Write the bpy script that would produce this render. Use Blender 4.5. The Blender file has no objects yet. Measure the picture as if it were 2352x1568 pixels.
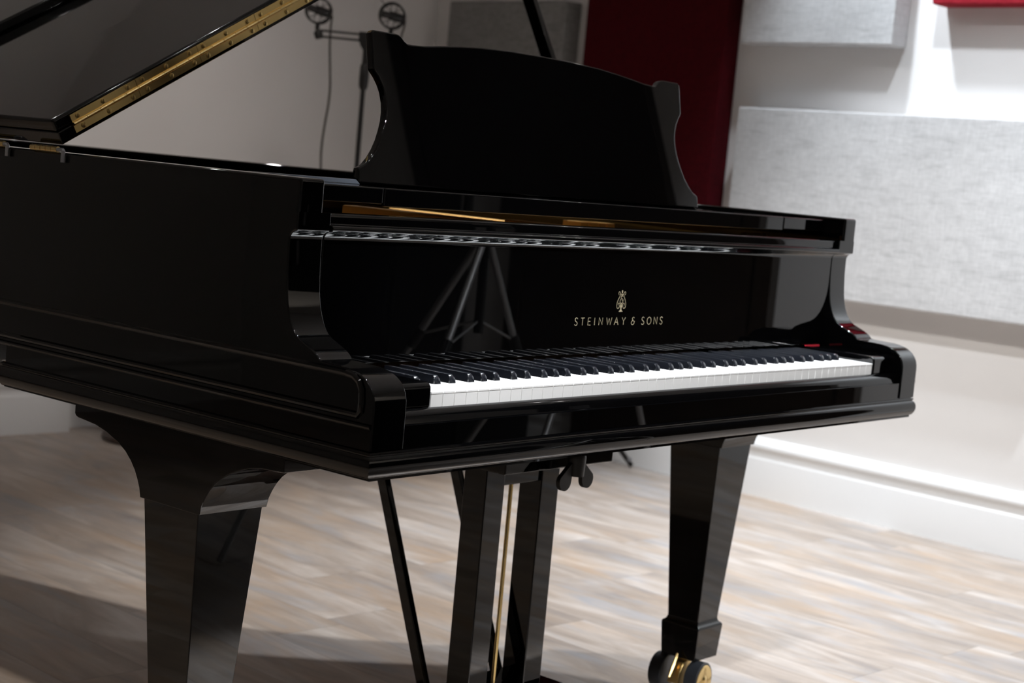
import bpy, bmesh, math, random
from mathutils import Vector, Matrix
random.seed(7)
C = bpy.context.scene.collection
S = bpy.context.scene
Z0 = 0.738                       # height of the white key tops above the floor

# ---------------------------------------------------------------- camera
cam_d = bpy.data.cameras.new('camera')
cam = bpy.data.objects.new('camera', cam_d); C.objects.link(cam)
R_ = Vector((0.6366, -0.7658, 0.0907)); U_ = Vector((0.0201, 0.1340, 0.9908)); F_ = Vector((0.7709, 0.6289, -0.1008))
R_.normalize(); U_ = (U_ - R_ * U_.dot(R_)).normalized(); F_ = U_.cross(R_).normalized()
m3 = Matrix((R_, U_, -F_)).transposed()
cam.matrix_world = Matrix.Translation((-1.61808, -1.44713, 0.29480 + Z0)) @ m3.to_4x4()
cam_d.sensor_width = 36.0; cam_d.lens = 3850.85 * 36 / 2352
cam_d.clip_start = 0.05; cam_d.clip_end = 60
cam_d.dof.use_dof = True; cam_d.dof.focus_distance = 2.35; cam_d.dof.aperture_fstop = 6.5
S.camera = cam

# ---------------------------------------------------------------- view and world
S.view_settings.view_transform = 'Standard'; S.view_settings.look = 'None'
S.view_settings.gamma = 1; S.view_settings.use_curve_mapping = False
S.view_settings.exposure = 0.0
w = bpy.data.worlds.new('world'); S.world = w; w.use_nodes = True
w.node_tree.nodes['Background'].inputs[0].default_value = (1.0, 0.97, 0.93, 1)
w.node_tree.nodes['Background'].inputs[1].default_value = 0.025

# ---------------------------------------------------------------- room frame
RD = Vector((0.0792, 0.9969, 0)).normalized()      # along the right wall, away from the viewer
RN = Vector((RD.y, -RD.x, 0))                      # into the right wall
C0 = Vector((3.5222, 3.2979, 0))                   # corner of right and rear wall
def room(s, dist, z=0.0):
    """s metres from the far corner along the right wall, dist metres out from it, z above key level"""
    p = C0 - RD * s - RN * dist
    return Vector((p.x, p.y, z))
CEIL = 1.95                                        # ceiling above key level

# ---------------------------------------------------------------- ceiling lamps (spots), out of view, some added as fill
def lamp(x, y, power, blend=0.6, angle=95, rad=0.035, col=(1.0, 0.965, 0.92), aim=None):
    d = bpy.data.lights.new('ceiling_spot_lamp', 'SPOT'); d.energy = power; d.color = col
    d.spot_size = math.radians(angle); d.spot_blend = blend; d.shadow_soft_size = rad
    o = bpy.data.objects.new('ceiling_spot_lamp', d); C.objects.link(o)
    p = Vector((x, y, CEIL - 0.06 + Z0)); o.location = p
    if aim is not None:
        q = Vector(aim) + Vector((0, 0, Z0)); o.rotation_euler = (q - p).to_track_quat('-Z', 'Y').to_euler()
    return o
def rxy(s, d):
    p = room(s, d); return p.x, p.y
COOL = (0.84, 0.92, 1.0); WARM = (1.0, 0.90, 0.78)
LAMPS = [  # x, y, power, cone, colour, aim (x, y, z above key level)
    (*rxy(2.10, 0.42), 112, 85, COOL, (*rxy(2.60, 0.20), 0.0)),
    (*rxy(2.60, 0.75), 62, 90, COOL, (*rxy(3.10, 0.20), -0.2)),
    (*rxy(3.60, 0.50), 175, 84, COOL, None),
    (1.10, 1.95, 140, 84, (1.0, 0.96, 0.91), (1.9, 0.6, -0.74)),
    (1.75, 1.90, 150, 84, (0.95, 0.97, 1.0), (2.3, 0.3, -0.74)),
    (2.60, 0.10, 36, 80, (0.97, 0.98, 1.0), (2.6, 0.0, -0.74)),
    (0.90, 0.07, 950, 46, (0.88, 0.94, 1.0), (0.62, 0.05, 0.0)),
    (-0.60, -1.40, 330, 34, (0.95, 0.97, 1.0), (0.62, 0.02, 0.0)),  # added front fill for the white key fronts
    (-1.10, 0.90, 125, 74, WARM, (-1.2, 1.1, -0.74)),
    (-2.40, 2.30, 3, 120, WARM, None),  # weak added fill for reflections in the piano's left side
    (*rxy(6.70, 1.20), 65, 70, WARM, (*rxy(6.80, 0.0), 0.95)),  # added to light the wall that the brass lid hinge mirrors
    (*rxy(1.90, 1.90), 62, 66, (1.0, 0.92, 0.84), (*rxy(0.0, 1.75), 0.35)),  # added soft fill to brighten the rear wall
]
for x_, y_, p_, a_, c_, aim_ in LAMPS:
    lo_ = lamp(x_, y_, p_, angle=a_, col=c_, aim=aim_)
    if p_ == 950: lo_.scale = (0.34, 1.0, 1.0)          # letterbox beam along the keyboard
    if p_ == 62 and a_ == 66: lo_.data.shadow_soft_size = 0.22; lo_.data.spot_blend = 1.0

# ---------------------------------------------------------------- materials
def mat(name):
    m = bpy.data.materials.new(name); m.use_nodes = True
    return m, m.node_tree.nodes, m.node_tree.links, m.node_tree.nodes['Principled BSDF']
def simple(name, col, rough=0.5, metal=0.0, noise=0.0, nscale=40, bump=0.0, coat=0.0, ior=1.5, spec=0.5):
    m, N, L, b = mat(name)
    b.inputs['Base Color'].default_value = (*col, 1); b.inputs['Roughness'].default_value = rough
    b.inputs['Metallic'].default_value = metal; b.inputs['IOR'].default_value = ior
    b.inputs['Coat Weight'].default_value = coat; b.inputs['Specular IOR Level'].default_value = spec
    tc = N.new('ShaderNodeTexCoord'); nz = N.new('ShaderNodeTexNoise'); nz.inputs['Scale'].default_value = nscale
    nz.inputs['Detail'].default_value = 6
    L.new(tc.outputs['Object'], nz.inputs['Vector'])
    if noise:
        mx = N.new('ShaderNodeMix'); mx.data_type = 'RGBA'
        mx.inputs[6].default_value = (*[c * (1 - noise) for c in col], 1); mx.inputs[7].default_value = (*[min(1, c * (1 + noise)) for c in col], 1)
        L.new(nz.outputs['Fac'], mx.inputs[0]); L.new(mx.outputs[2], b.inputs['Base Color'])
    if bump:
        bp = N.new('ShaderNodeBump'); bp.inputs['Strength'].default_value = bump; bp.inputs['Distance'].default_value = 0.001
        L.new(nz.outputs['Fac'], bp.inputs['Height']); L.new(bp.outputs[0], b.inputs['Normal'])
    return m
LACQ = simple('black_lacquer', (0.0006, 0.0006, 0.0007), 0.015, ior=1.5, noise=0.2, nscale=9)
LACQ2 = simple('black_lacquer_dusty', (0.005, 0.005, 0.0055), 0.05, ior=1.5, noise=0.3, nscale=400)
# fine dust specks lying on the lid
def dusty():
    m, N, L, b = mat('dusty_black_lacquer')
    tc = N.new('ShaderNodeTexCoord'); vo = N.new('ShaderNodeTexVoronoi'); vo.inputs['Scale'].default_value = 230
    L.new(tc.outputs['Object'], vo.inputs['Vector'])
    lt = N.new('ShaderNodeMath'); lt.operation = 'LESS_THAN'; lt.inputs[1].default_value = 0.085
    L.new(vo.outputs['Distance'], lt.inputs[0])
    sp = N.new('ShaderNodeSeparateColor'); L.new(vo.outputs['Color'], sp.inputs[0])
    gt = N.new('ShaderNodeMath'); gt.operation = 'GREATER_THAN'; gt.inputs[1].default_value = 0.72
    L.new(sp.outputs[0], gt.inputs[0])
    mu = N.new('ShaderNodeMath'); mu.operation = 'MULTIPLY'; L.new(lt.outputs[0], mu.inputs[0]); L.new(gt.outputs[0], mu.inputs[1])
    mx = N.new('ShaderNodeMix'); mx.data_type = 'RGBA'; mx.inputs[6].default_value = (0.002, 0.002, 0.0021, 1); mx.inputs[7].default_value = (0.10, 0.10, 0.10, 1)
    L.new(mu.outputs[0], mx.inputs[0]); L.new(mx.outputs[2], b.inputs['Base Color'])
    rr = N.new('ShaderNodeMapRange'); rr.inputs[3].default_value = 0.05; rr.inputs[4].default_value = 0.6
    L.new(mu.outputs[0], rr.inputs[0]); L.new(rr.outputs[0], b.inputs['Roughness'])
    return m
DUST = dusty()
EBON = simple('black_key_ebony', (0.0035, 0.004, 0.0055), 0.20, noise=0.3, nscale=200)
IVORY = simple('white_key_plastic', (0.88, 0.87, 0.85), 0.18)
BRASS = simple('polished_brass', (0.86, 0.64, 0.28), 0.26, metal=1.0, noise=0.12, nscale=60)
BRASS2 = simple('dull_brass', (0.62, 0.44, 0.17), 0.30, metal=1.0, noise=0.15, nscale=60)
GOLD = simple('gold_inlay', (0.50, 0.42, 0.27), 0.42, metal=0.55)
PLATE = simple('bronzed_iron_plate', (0.72, 0.42, 0.12), 0.38, metal=0.75, noise=0.12, nscale=30)
SPRUCE = simple('spruce_soundboard', (0.42, 0.26, 0.12), 0.4, noise=0.2, nscale=14)
FELT = simple('red_felt', (0.55, 0.01, 0.03), 0.95, noise=0.2, nscale=500)
RUB = simple('black_rubber', (0.018, 0.02, 0.024), 0.38, noise=0.2, nscale=120)
STEEL = simple('grey_steel', (0.42, 0.43, 0.46), 0.35, metal=0.8)
BLKMET = simple('black_powder_coated_metal', (0.006, 0.0052, 0.0045), 0.45, noise=0.3, nscale=80)
CABLE = simple('dark_cable_rubber', (0.045, 0.038, 0.032), 0.55)
DWOOD = simple('dark_brown_wood', (0.045, 0.022, 0.014), 0.35, noise=0.4, nscale=18)
WALL = simple('white_wall_paint', (0.80, 0.785, 0.775), 0.65, noise=0.015, nscale=3, bump=0.05)
WALLG = simple('grey_wall_paint', (0.62, 0.61, 0.59), 0.65, noise=0.02, nscale=3)
CEILM = simple('ceiling_paint', (0.62, 0.61, 0.60), 0.8)
SKIRT = simple('white_gloss_skirting_paint', (0.84, 0.85, 0.86), 0.28)
RAIL = simple('satin_grey_rail_finish', (0.10, 0.115, 0.14), 0.30)  # blue-grey stands in for the wall mirrored in the rail

def fabric(name, base, dark, light, sc=1.0, slub=True):
    m, N, L, b = mat(name)
    b.inputs['Roughness'].default_value = 0.95; b.inputs['Specular IOR Level'].default_value = 0.15
    tc = N.new('ShaderNodeTexCoord')
    def stretched(sx, sy, sz, scale, det=5):
        mp = N.new('ShaderNodeMapping'); mp.inputs['Scale'].default_value = (sx, sy, sz); L.new(tc.outputs['Object'], mp.inputs['Vector'])
        n = N.new('ShaderNodeTexNoise'); n.inputs['Scale'].default_value = scale; n.inputs['Detail'].default_value = det
        L.new(mp.outputs[0], n.inputs['Vector']); return n
    v = stretched(1, 1, 0.12, 260 * sc); h = stretched(0.12, 0.12, 1, 260 * sc); c = stretched(1, 1, 1.6, 9 * sc, 8)
    ad = N.new('ShaderNodeMath'); ad.operation = 'ADD'; L.new(v.outputs['Fac'], ad.inputs[0]); L.new(h.outputs['Fac'], ad.inputs[1])
    mr = N.new('ShaderNodeMapRange'); mr.inputs[1].default_value = 0.75; mr.inputs[2].default_value = 1.25; L.new(ad.outputs[0], mr.inputs[0])
    mx = N.new('ShaderNodeMix'); mx.data_type = 'RGBA'; mx.inputs[6].default_value = (*dark, 1); mx.inputs[7].default_value = (*light, 1)
    L.new(mr.outputs[0], mx.inputs[0])
    if slub:
        cr = N.new('ShaderNodeMapRange'); cr.inputs[1].default_value = 0.30; cr.inputs[2].default_value = 0.48; cr.inputs[3].default_value = 0.86; cr.inputs[4].default_value = 1.0
        sl = stretched(0.35, 0.35, 2.2, 26 * sc, 6); L.new(sl.outputs['Fac'], cr.inputs[0])
        m2 = N.new('ShaderNodeMix'); m2.data_type = 'RGBA'; m2.blend_type = 'MULTIPLY'; m2.inputs[0].default_value = 1
        cmb = N.new('ShaderNodeCombineColor')
        for i in range(3): L.new(cr.outputs[0], cmb.inputs[i])
        L.new(mx.outputs[2], m2.inputs[6]); L.new(cmb.outputs[0], m2.inputs[7])
        c2 = N.new('ShaderNodeMapRange'); c2.inputs[1].default_value = 0.3; c2.inputs[2].default_value = 0.7; c2.inputs[3].default_value = 0.95; c2.inputs[4].default_value = 1.03
        L.new(c.outputs['Fac'], c2.inputs[0]); cm2 = N.new('ShaderNodeCombineColor')
        for i in range(3): L.new(c2.outputs[0], cm2.inputs[i])
        m3_ = N.new('ShaderNodeMix'); m3_.data_type = 'RGBA'; m3_.blend_type = 'MULTIPLY'; m3_.inputs[0].default_value = 1
        L.new(m2.outputs[2], m3_.inputs[6]); L.new(cm2.outputs[0], m3_.inputs[7]); L.new(m3_.outputs[2], b.inputs['Base Color'])
    else:
        L.new(mx.outputs[2], b.inputs['Base Color'])
    bp = N.new('ShaderNodeBump'); bp.inputs['Strength'].default_value = 0.25; bp.inputs['Distance'].default_value = 0.001
    L.new(ad.outputs[0], bp.inputs['Height']); L.new(bp.outputs[0], b.inputs['Normal'])
    return m
LENS, _N, _L, _b = mat('lit_lamp_lens')
_b.inputs['Base Color'].default_value = (0.9, 0.9, 0.9, 1); _b.inputs['Emission Color'].default_value = (1.0, 0.97, 0.93, 1); _b.inputs['Emission Strength'].default_value = 60
GLINT_LENS = LENS.copy(); GLINT_LENS.name = 'bright_lamp_lens'; GLINT_LENS.node_tree.nodes['Principled BSDF'].inputs['Emission Strength'].default_value = 600  # stronger glow for the added glint fixtures
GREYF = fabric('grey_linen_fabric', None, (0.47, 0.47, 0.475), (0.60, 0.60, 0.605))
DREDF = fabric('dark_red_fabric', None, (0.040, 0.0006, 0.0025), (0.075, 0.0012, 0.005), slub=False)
SHADEGREYF = fabric('charcoal_grey_fabric', None, (0.20, 0.195, 0.19), (0.29, 0.285, 0.28))  # grey linen darkened: shade of the far corner put into the colour
REDF = fabric('red_fabric', None, (0.20, 0.006, 0.014), (0.32, 0.018, 0.030), slub=False)

def floor_mat():
    m, N, L, b = mat('weathered_oak_planks')
    tc = N.new('ShaderNodeTexCoord'); mp = N.new('ShaderNodeMapping')
    mp.inputs['Rotation'].default_value = (0, 0, math.atan2(RD.x, RD.y))      # local y runs along the boards
    L.new(tc.outputs['Object'], mp.inputs['Vector'])
    sx = N.new('ShaderNodeSeparateXYZ'); L.new(mp.outputs[0], sx.inputs[0])
    def mth(op, a, bb=None, v=None):
        n = N.new('ShaderNodeMath'); n.operation = op; L.new(a, n.inputs[0])
        if bb is not None: L.new(bb, n.inputs[1])
        if v is not None: n.inputs[1].default_value = v
        return n.outputs[0]
    PW, PL = 0.182, 1.22
    xs = mth('DIVIDE', sx.outputs[0], v=PW); row = mth('FLOOR', xs); fx = mth('FRACT', xs)
    wn = N.new('ShaderNodeTexWhiteNoise'); wn.noise_dimensions = '1D'; L.new(row, wn.inputs['W'])
    ys = mth('ADD', mth('DIVIDE', sx.outputs[1], v=PL), mth('MULTIPLY', wn.outputs['Value'], v=7.3)); col = mth('FLOOR', ys); fy = mth('FRACT', ys)
    cb = N.new('ShaderNodeCombineXYZ'); L.new(row, cb.inputs[0]); L.new(col, cb.inputs[1])
    w2 = N.new('ShaderNodeTexWhiteNoise'); w2.noise_dimensions = '3D'; L.new(cb.outputs[0], w2.inputs['Vector'])
    # board offset vector so that each board has its own grain
    vm = N.new('ShaderNodeVectorMath'); vm.operation = 'SCALE'; vm.inputs['Scale'].default_value = 13.0; L.new(w2.outputs['Color'], vm.inputs[0])
    va = N.new('ShaderNodeVectorMath'); va.operation = 'ADD'; L.new(mp.outputs[0], va.inputs[0]); L.new(vm.outputs[0], va.inputs[1])
    def grain(sx_, sy_, sc, det, dist=0.0):
        q = N.new('ShaderNodeMapping'); q.inputs['Scale'].default_value = (sx_, sy_, 1); L.new(va.outputs[0], q.inputs['Vector'])
        n = N.new('ShaderNodeTexNoise'); n.inputs['Scale'].default_value = sc; n.inputs['Detail'].default_value = det; n.inputs['Distortion'].default_value = dist
        n.inputs['Roughness'].default_value = 0.62
        L.new(q.outputs[0], n.inputs['Vector']); return n.outputs['Fac']
    g1 = grain(1, 0.22, 9, 8, 0.8); g2 = grain(1, 0.08, 60, 6, 0.3); g3 = grain(1, 0.35, 4.5, 3, 0.5); g4 = grain(1, 0.28, 6.5, 6, 1.4)
    r1 = N.new('ShaderNodeValToRGB'); e = r1.color_ramp.elements
    e[0].position = 0.30; e[0].color = (0.27, 0.24, 0.225, 1); e[1].position = 0.72; e[1].color = (0.56, 0.515, 0.48, 1)
    k = e.new(0.46); k.color = (0.37, 0.31, 0.265, 1); k = e.new(0.58); k.color = (0.46, 0.405, 0.365, 1)
    L.new(g1, r1.inputs[0])
    # warm tan patches
    mx = N.new('ShaderNodeMix'); mx.data_type = 'RGBA'; mx.inputs[7].default_value = (0.44, 0.315, 0.215, 1); L.new(r1.outputs[0], mx.inputs[6])
    mr = N.new('ShaderNodeMapRange'); mr.inputs[1].default_value = 0.50; mr.inputs[2].default_value = 0.72; mr.inputs[4].default_value = 0.65; L.new(g3, mr.inputs[0]); L.new(mr.outputs[0], mx.inputs[0])
    # blue-grey weathering
    my = N.new('ShaderNodeMix'); my.data_type = 'RGBA'; my.inputs[7].default_value = (0.345, 0.345, 0.365, 1); L.new(mx.outputs[2], my.inputs[6])
    ms = N.new('ShaderNodeMapRange'); ms.inputs[1].default_value = 0.52; ms.inputs[2].default_value = 0.70; ms.inputs[4].default_value = 0.8; L.new(g4, ms.inputs[0]); L.new(ms.outputs[0], my.inputs[0])
    # fine streaks
    mz = N.new('ShaderNodeMix'); mz.data_type = 'RGBA'; mz.blend_type = 'MULTIPLY'; mz.inputs[0].default_value = 1.0
    f1 = N.new('ShaderNodeMapRange'); f1.inputs[1].default_value = 0.3; f1.inputs[2].default_value = 0.7; f1.inputs[3].default_value = 0.90; f1.inputs[4].default_value = 1.08; L.new(g2, f1.inputs[0])
    cc = N.new('ShaderNodeCombineColor'); [L.new(f1.outputs[0], cc.inputs[i]) for i in range(3)]
    L.new(my.outputs[2], mz.inputs[6]); L.new(cc.outputs[0], mz.inputs[7])
    # board tint
    mb = N.new('ShaderNodeMix'); mb.data_type = 'RGBA'; mb.blend_type = 'MULTIPLY'; mb.inputs[0].default_value = 1.0
    f2 = N.new('ShaderNodeMapRange'); f2.inputs[3].default_value = 0.93; f2.inputs[4].default_value = 1.07; L.new(w2.outputs['Value'], f2.inputs[0])
    c2 = N.new('ShaderNodeCombineColor'); [L.new(f2.outputs[0], c2.inputs[i]) for i in range(3)]
    L.new(mz.outputs[2], mb.inputs[6]); L.new(c2.outputs[0], mb.inputs[7])
    # joints
    ex = mth('MULTIPLY', mth('MINIMUM', fx, mth('SUBTRACT', mth('ADD', fx, v=0), v=0)), v=PW)
    inv = N.new('ShaderNodeMath'); inv.operation = 'SUBTRACT'; inv.inputs[0].default_value = 1.0; L.new(fx, inv.inputs[1])
    dx = mth('MULTIPLY', mth('MINIMUM', fx, inv.outputs[0]), v=PW)
    iny = N.new('ShaderNodeMath'); iny.operation = 'SUBTRACT'; iny.inputs[0].default_value = 1.0; L.new(fy, iny.inputs[1])
    dy = mth('MULTIPLY', mth('MINIMUM', fy, iny.outputs[0]), v=PL)
    dm = mth('MINIMUM', dx, dy)
    jr = N.new('ShaderNodeMapRange'); jr.inputs[1].default_value = 0.0005; jr.inputs[2].default_value = 0.0018; jr.inputs[3].default_value = 0.72; jr.inputs[4].default_value = 1.0; L.new(dm, jr.inputs[0])
    mj = N.new('ShaderNodeMix'); mj.data_type = 'RGBA'; mj.blend_type = 'MULTIPLY'; mj.inputs[0].default_value = 1.0
    c3 = N.new('ShaderNodeCombineColor'); [L.new(jr.outputs[0], c3.inputs[i]) for i in range(3)]
    L.new(mb.outputs[2], mj.inputs[6]); L.new(c3.outputs[0], mj.inputs[7]); L.new(mj.outputs[2], b.inputs['Base Color'])
    b.inputs['Roughness'].default_value = 0.42; b.inputs['Specular IOR Level'].default_value = 0.35
    ro = N.new('ShaderNodeMapRange'); ro.inputs[3].default_value = 0.34; ro.inputs[4].default_value = 0.52; L.new(g2, ro.inputs[0]); L.new(ro.outputs[0], b.inputs['Roughness'])
    bp = N.new('ShaderNodeBump'); bp.inputs['Strength'].default_value = 0.35; bp.inputs['Distance'].default_value = 0.0006
    hh = mth('ADD', g2, jr.outputs[0]); L.new(hh, bp.inputs['Height']); L.new(bp.outputs[0], b.inputs['Normal'])
    return m
FLOOR = floor_mat()

# ---------------------------------------------------------------- mesh helpers
def put(name, bm, material, parent=None, smooth=True, sharp=33, wn=True):
    bmesh.ops.recalc_face_normals(bm, faces=bm.faces)
    me = bpy.data.meshes.new(name); bm.to_mesh(me); bm.free()
    me.materials.append(material)
    if smooth:
        for p in me.polygons: p.use_smooth = True
        me.set_sharp_from_angle(angle=math.radians(sharp))
    o = bpy.data.objects.new(name, me); C.objects.link(o)
    if parent is not None:
        o.parent = parent
        if parent.get('_root'): o.location = Vector((0, 0, Z0)) - Vector(parent['_origin'])
    else:
        o.location = (0, 0, Z0)
    if smooth and wn:
        md = o.modifiers.new('weighted', 'WEIGHTED_NORMAL'); md.keep_sharp = True; md.weight = 80
    return o
def thing(name, label, cat, loc, group=None):
    """Empty at the base of a thing; children's vertices stay in room coordinates (z measured from key level)"""
    o = bpy.data.objects.new(name, None); C.objects.link(o); o.location = loc; o.empty_display_size = 0.1
    o['label'] = label; o['category'] = cat
    if group: o['group'] = group
    o['_root'] = 1; o['_origin'] = list(loc)
    return o
def sub(o, name, bm, material, **k):
    """a sub-part: child of a part that itself carries an offset"""
    c = put(name, bm, material, None, **k); c.parent = o; c.location = (0, 0, 0); return c
def tag(o, label, cat, group=None):
    o['label'] = label; o['category'] = cat
    if group: o['group'] = group
    return o
def struct(o): o['kind'] = 'structure'; return o

def bevel(bm, r, seg=3, ang=30, keep=None):
    bm.normal_update()
    es = [e for e in bm.edges if len(e.link_faces) == 2 and e.calc_face_angle(0) > math.radians(ang)]
    if keep: es = [e for e in es if keep((e.verts[0].co + e.verts[1].co) / 2, e)]
    bmesh.ops.bevel(bm, geom=es, offset=r, segments=seg, profile=0.5, affect='EDGES', clamp_overlap=True)
    return bm
def box(x0, x1, y0, y1, z0, z1, r=0.0, seg=3, bm=None):
    b = bm or bmesh.new()
    vs = [b.verts.new((x, y, z)) for x in (x0, x1) for y in (y0, y1) for z in (z0, z1)]
    for f in ((0, 1, 3, 2), (4, 6, 7, 5), (0, 4, 5, 1), (2, 3, 7, 6), (0, 2, 6, 4), (1, 5, 7, 3)): b.faces.new([vs[i] for i in f])
    if r and bm is None:
        bmesh.ops.recalc_face_normals(b, faces=b.faces); bevel(b, r, seg)
    return b
def prism(prof, a0, a1, axis='X', bm=None):
    """extrude a closed 2-D profile; axis X: profile is (y,z); Y: (x,z); Z: (x,y)"""
    b = bm or bmesh.new()
    def P(a, p):
        return {'X': (a, p[0], p[1]), 'Y': (p[0], a, p[1]), 'Z': (p[0], p[1], a)}[axis]
    A = [b.verts.new(P(a0, p)) for p in prof]; B = [b.verts.new(P(a1, p)) for p in prof]
    n = len(prof)
    for i in range(n): b.faces.new((A[i], A[(i + 1) % n], B[(i + 1) % n], B[i]))
    b.faces.new(A); b.faces.new(B[::-1])
    bmesh.ops.recalc_face_normals(b, faces=b.faces)
    return b
def tube(pts, r, n=10, bm=None, closed=False, cap=True):
    b = bm or bmesh.new(); pts = [Vector(p) for p in pts]; rings = []
    m = len(pts); up = Vector((0, 0, 1)); prev = None
    for i, p in enumerate(pts):
        if closed: t = pts[(i + 1) % m] - pts[i - 1]
        else: t = pts[min(i + 1, m - 1)] - pts[max(i - 1, 0)]
        t.normalize()
        if prev is None:
            a = t.cross(up)
            if a.length < 0.05: a = t.cross(Vector((1, 0, 0)))
            a.normalize()
        else:
            a = (prev - t * prev.dot(t)).normalized()
        prev = a; c = t.cross(a); rr = r[i] if isinstance(r, (list, tuple)) else r
        rings.append([b.verts.new(p + (a * math.cos(2 * math.pi * k / n) + c * math.sin(2 * math.pi * k / n)) * rr) for k in range(n)])
    for i in range(m if closed else m - 1):
        A = rings[i]; B = rings[(i + 1) % m]
        for k in range(n): b.faces.new((A[k], A[(k + 1) % n], B[(k + 1) % n], B[k]))
    if cap and not closed:
        b.faces.new(rings[0][::-1]); b.faces.new(rings[-1])
    return b
def arc(cx, cy, r, a0, a1, n=8):
    return [(cx + r * math.cos(math.radians(a0 + (a1 - a0) * i / n)), cy + r * math.sin(math.radians(a0 + (a1 - a0) * i / n))) for i in range(n + 1)]
def frustum(cx, cy, w0, z0, w1, z1, bm=None, r=0.0):
    b = bm or bmesh.new()
    A = [b.verts.new((cx + sx * w0 / 2, cy + sy * w0 / 2, z0)) for sx, sy in ((-1, -1), (1, -1), (1, 1), (-1, 1))]
    B = [b.verts.new((cx + sx * w1 / 2, cy + sy * w1 / 2, z1)) for sx, sy in ((-1, -1), (1, -1), (1, 1), (-1, 1))]
    for i in range(4): b.faces.new((A[i], A[(i + 1) % 4], B[(i + 1) % 4], B[i]))
    b.faces.new(A[::-1]); b.faces.new(B)
    bmesh.ops.recalc_face_normals(b, faces=b.faces)
    if r: bevel(b, r, 2)
    return b
def stack_sq(cx, cy, rows, r=0.0):
    """square sections of (width, z) joined into one shaft"""
    b = bmesh.new(); rings = []
    for w_, z in rows:
        rings.append([b.verts.new((cx + sx * w_ / 2, cy + sy * w_ / 2, z)) for sx, sy in ((-1, -1), (1, -1), (1, 1), (-1, 1))])
    for A, B in zip(rings, rings[1:]):
        for i in range(4): b.faces.new((A[i], A[(i + 1) % 4], B[(i + 1) % 4], B[i]))
    b.faces.new(rings[0]); b.faces.new(rings[-1][::-1])
    bmesh.ops.recalc_face_normals(b, faces=b.faces)
    if r: bevel(b, r, 2, keep=lambda m, e: abs((e.verts[0].co - e.verts[1].co).normalized().z) > 0.3)
    return b

# ================================================================ ROOM
def quadbox(s0, s1, d0, d1, z0, z1, r=0.0, seg=3, bm=None):
    """box in room coordinates: s along the right wall from the far corner, d out from the wall"""
    b = bm or bmesh.new()
    vs = [b.verts.new(room(s, d, z)) for s in (s0, s1) for d in (d0, d1) for z in (z0, z1)]
    for f in ((0, 1, 3, 2), (4, 6, 7, 5), (0, 4, 5, 1), (2, 3, 7, 6), (0, 2, 6, 4), (1, 5, 7, 3)): b.faces.new([vs[i] for i in f])
    bmesh.ops.recalc_face_normals(b, faces=b.faces)
    if r: bevel(b, r, seg)
    return b
RL, RW = 7.6, 6.8          # room length (along right wall) and width
struct(put('floor', quadbox(-0.15, RL + 0.15, -0.15, RW + 0.15, -Z0 - 0.1, -Z0), FLOOR, smooth=False))
struct(put('ceiling', quadbox(-0.15, RL + 0.15, -0.15, RW + 0.15, CEIL, CEIL + 0.1), CEILM, smooth=False))
struct(put('wall_right', quadbox(-0.15, RL + 0.15, -0.15, 0, -Z0, CEIL), WALL, smooth=False))
struct(put('wall_rear', quadbox(-0.15, 0, 0, RW, -Z0, CEIL), WALL, smooth=False))
struct(put('wall_left', quadbox(0, RL, RW, RW + 0.15, -Z0, CEIL), WALLG, smooth=False))
struct(put('wall_front', quadbox(RL, RL + 0.15, 0, RW, -Z0, CEIL), WALLG, smooth=False))
# skirting: moulded profile (out from wall, z)
def skirt_prof(d=0.0, h=0.0):
    b = -Z0
    return [(0, b), (0.022, b), (0.022, b + 0.128), (0.0215, b + 0.131), (0.018, b + 0.134), (0.0165, b + 0.139), (0.0165, b + 0.150), (0.019, b + 0.158),
            (0.024, b + 0.163), (0.0265, b + 0.169), (0.0265, b + 0.176), (0.024, b + 0.183), (0.017, b + 0.187), (0.013, b + 0.192), (0.011, b + 0.200), (0, b + 0.203)]
def sweep_wall(name, prof, p0, p1):
    """p0, p1: (s,d); profile offsets away from the wall that the segment lies on"""
    b = bmesh.new(); rings = []
    for (s, d, ns, nd) in (p0, p1):
        rings.append([b.verts.new(room(s + ns * o, d + nd * o, z)) for o, z in prof])
    n = len(prof)
    for i in range(n): b.faces.new((rings[0][i], rings[0][(i + 1) % n], rings[1][(i + 1) % n], rings[1][i]))
    b.faces.new(rings[0]); b.faces.new(rings[1][::-1])
    return struct(put(name, b, SKIRT, sharp=40, wn=False))
sweep_wall('baseboard_right', skirt_prof(), (0.0, 0, 0, 1), (RL, 0, 0, 1))
# rear wall: a shallow projecting pier on the left, then the recessed wall
PIER = 1.648
sweep_wall('baseboard_rear', skirt_prof(), (0, 0.0, 1, 0), (0, PIER, 1, 0))
struct(put('trim_1', quadbox(0, 0.075, PIER, RW, -Z0, CEIL), WALL, smooth=False))
sweep_wall('trim_2', skirt_prof(), (0.075, PIER, 1, 0), (0.075, RW, 1, 0))

# dark door on the right wall, beside the viewer (seen only mirrored in the piano)
DOORW = simple('dark_walnut_door', (0.030, 0.020, 0.014), 0.35, noise=0.4, nscale=12)
d1 = struct(put('door_1', quadbox(4.44, 5.36, 0.0, 0.045, -Z0, 1.86, 0.004, 2), DOORW))
fr = bmesh.new()
for a_, b_, c_, e_ in ((4.38, 4.44, -Z0, 1.94), (5.36, 5.42, -Z0, 1.94), (4.44, 5.36, 1.86, 1.94)): quadbox(a_, b_, 0.0, 0.055, c_, e_, bm=fr)
put('door_frame', fr, DOORW, None, smooth=False).parent = d1; bpy.data.objects['door_frame'].location = (0, 0, 0)
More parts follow.
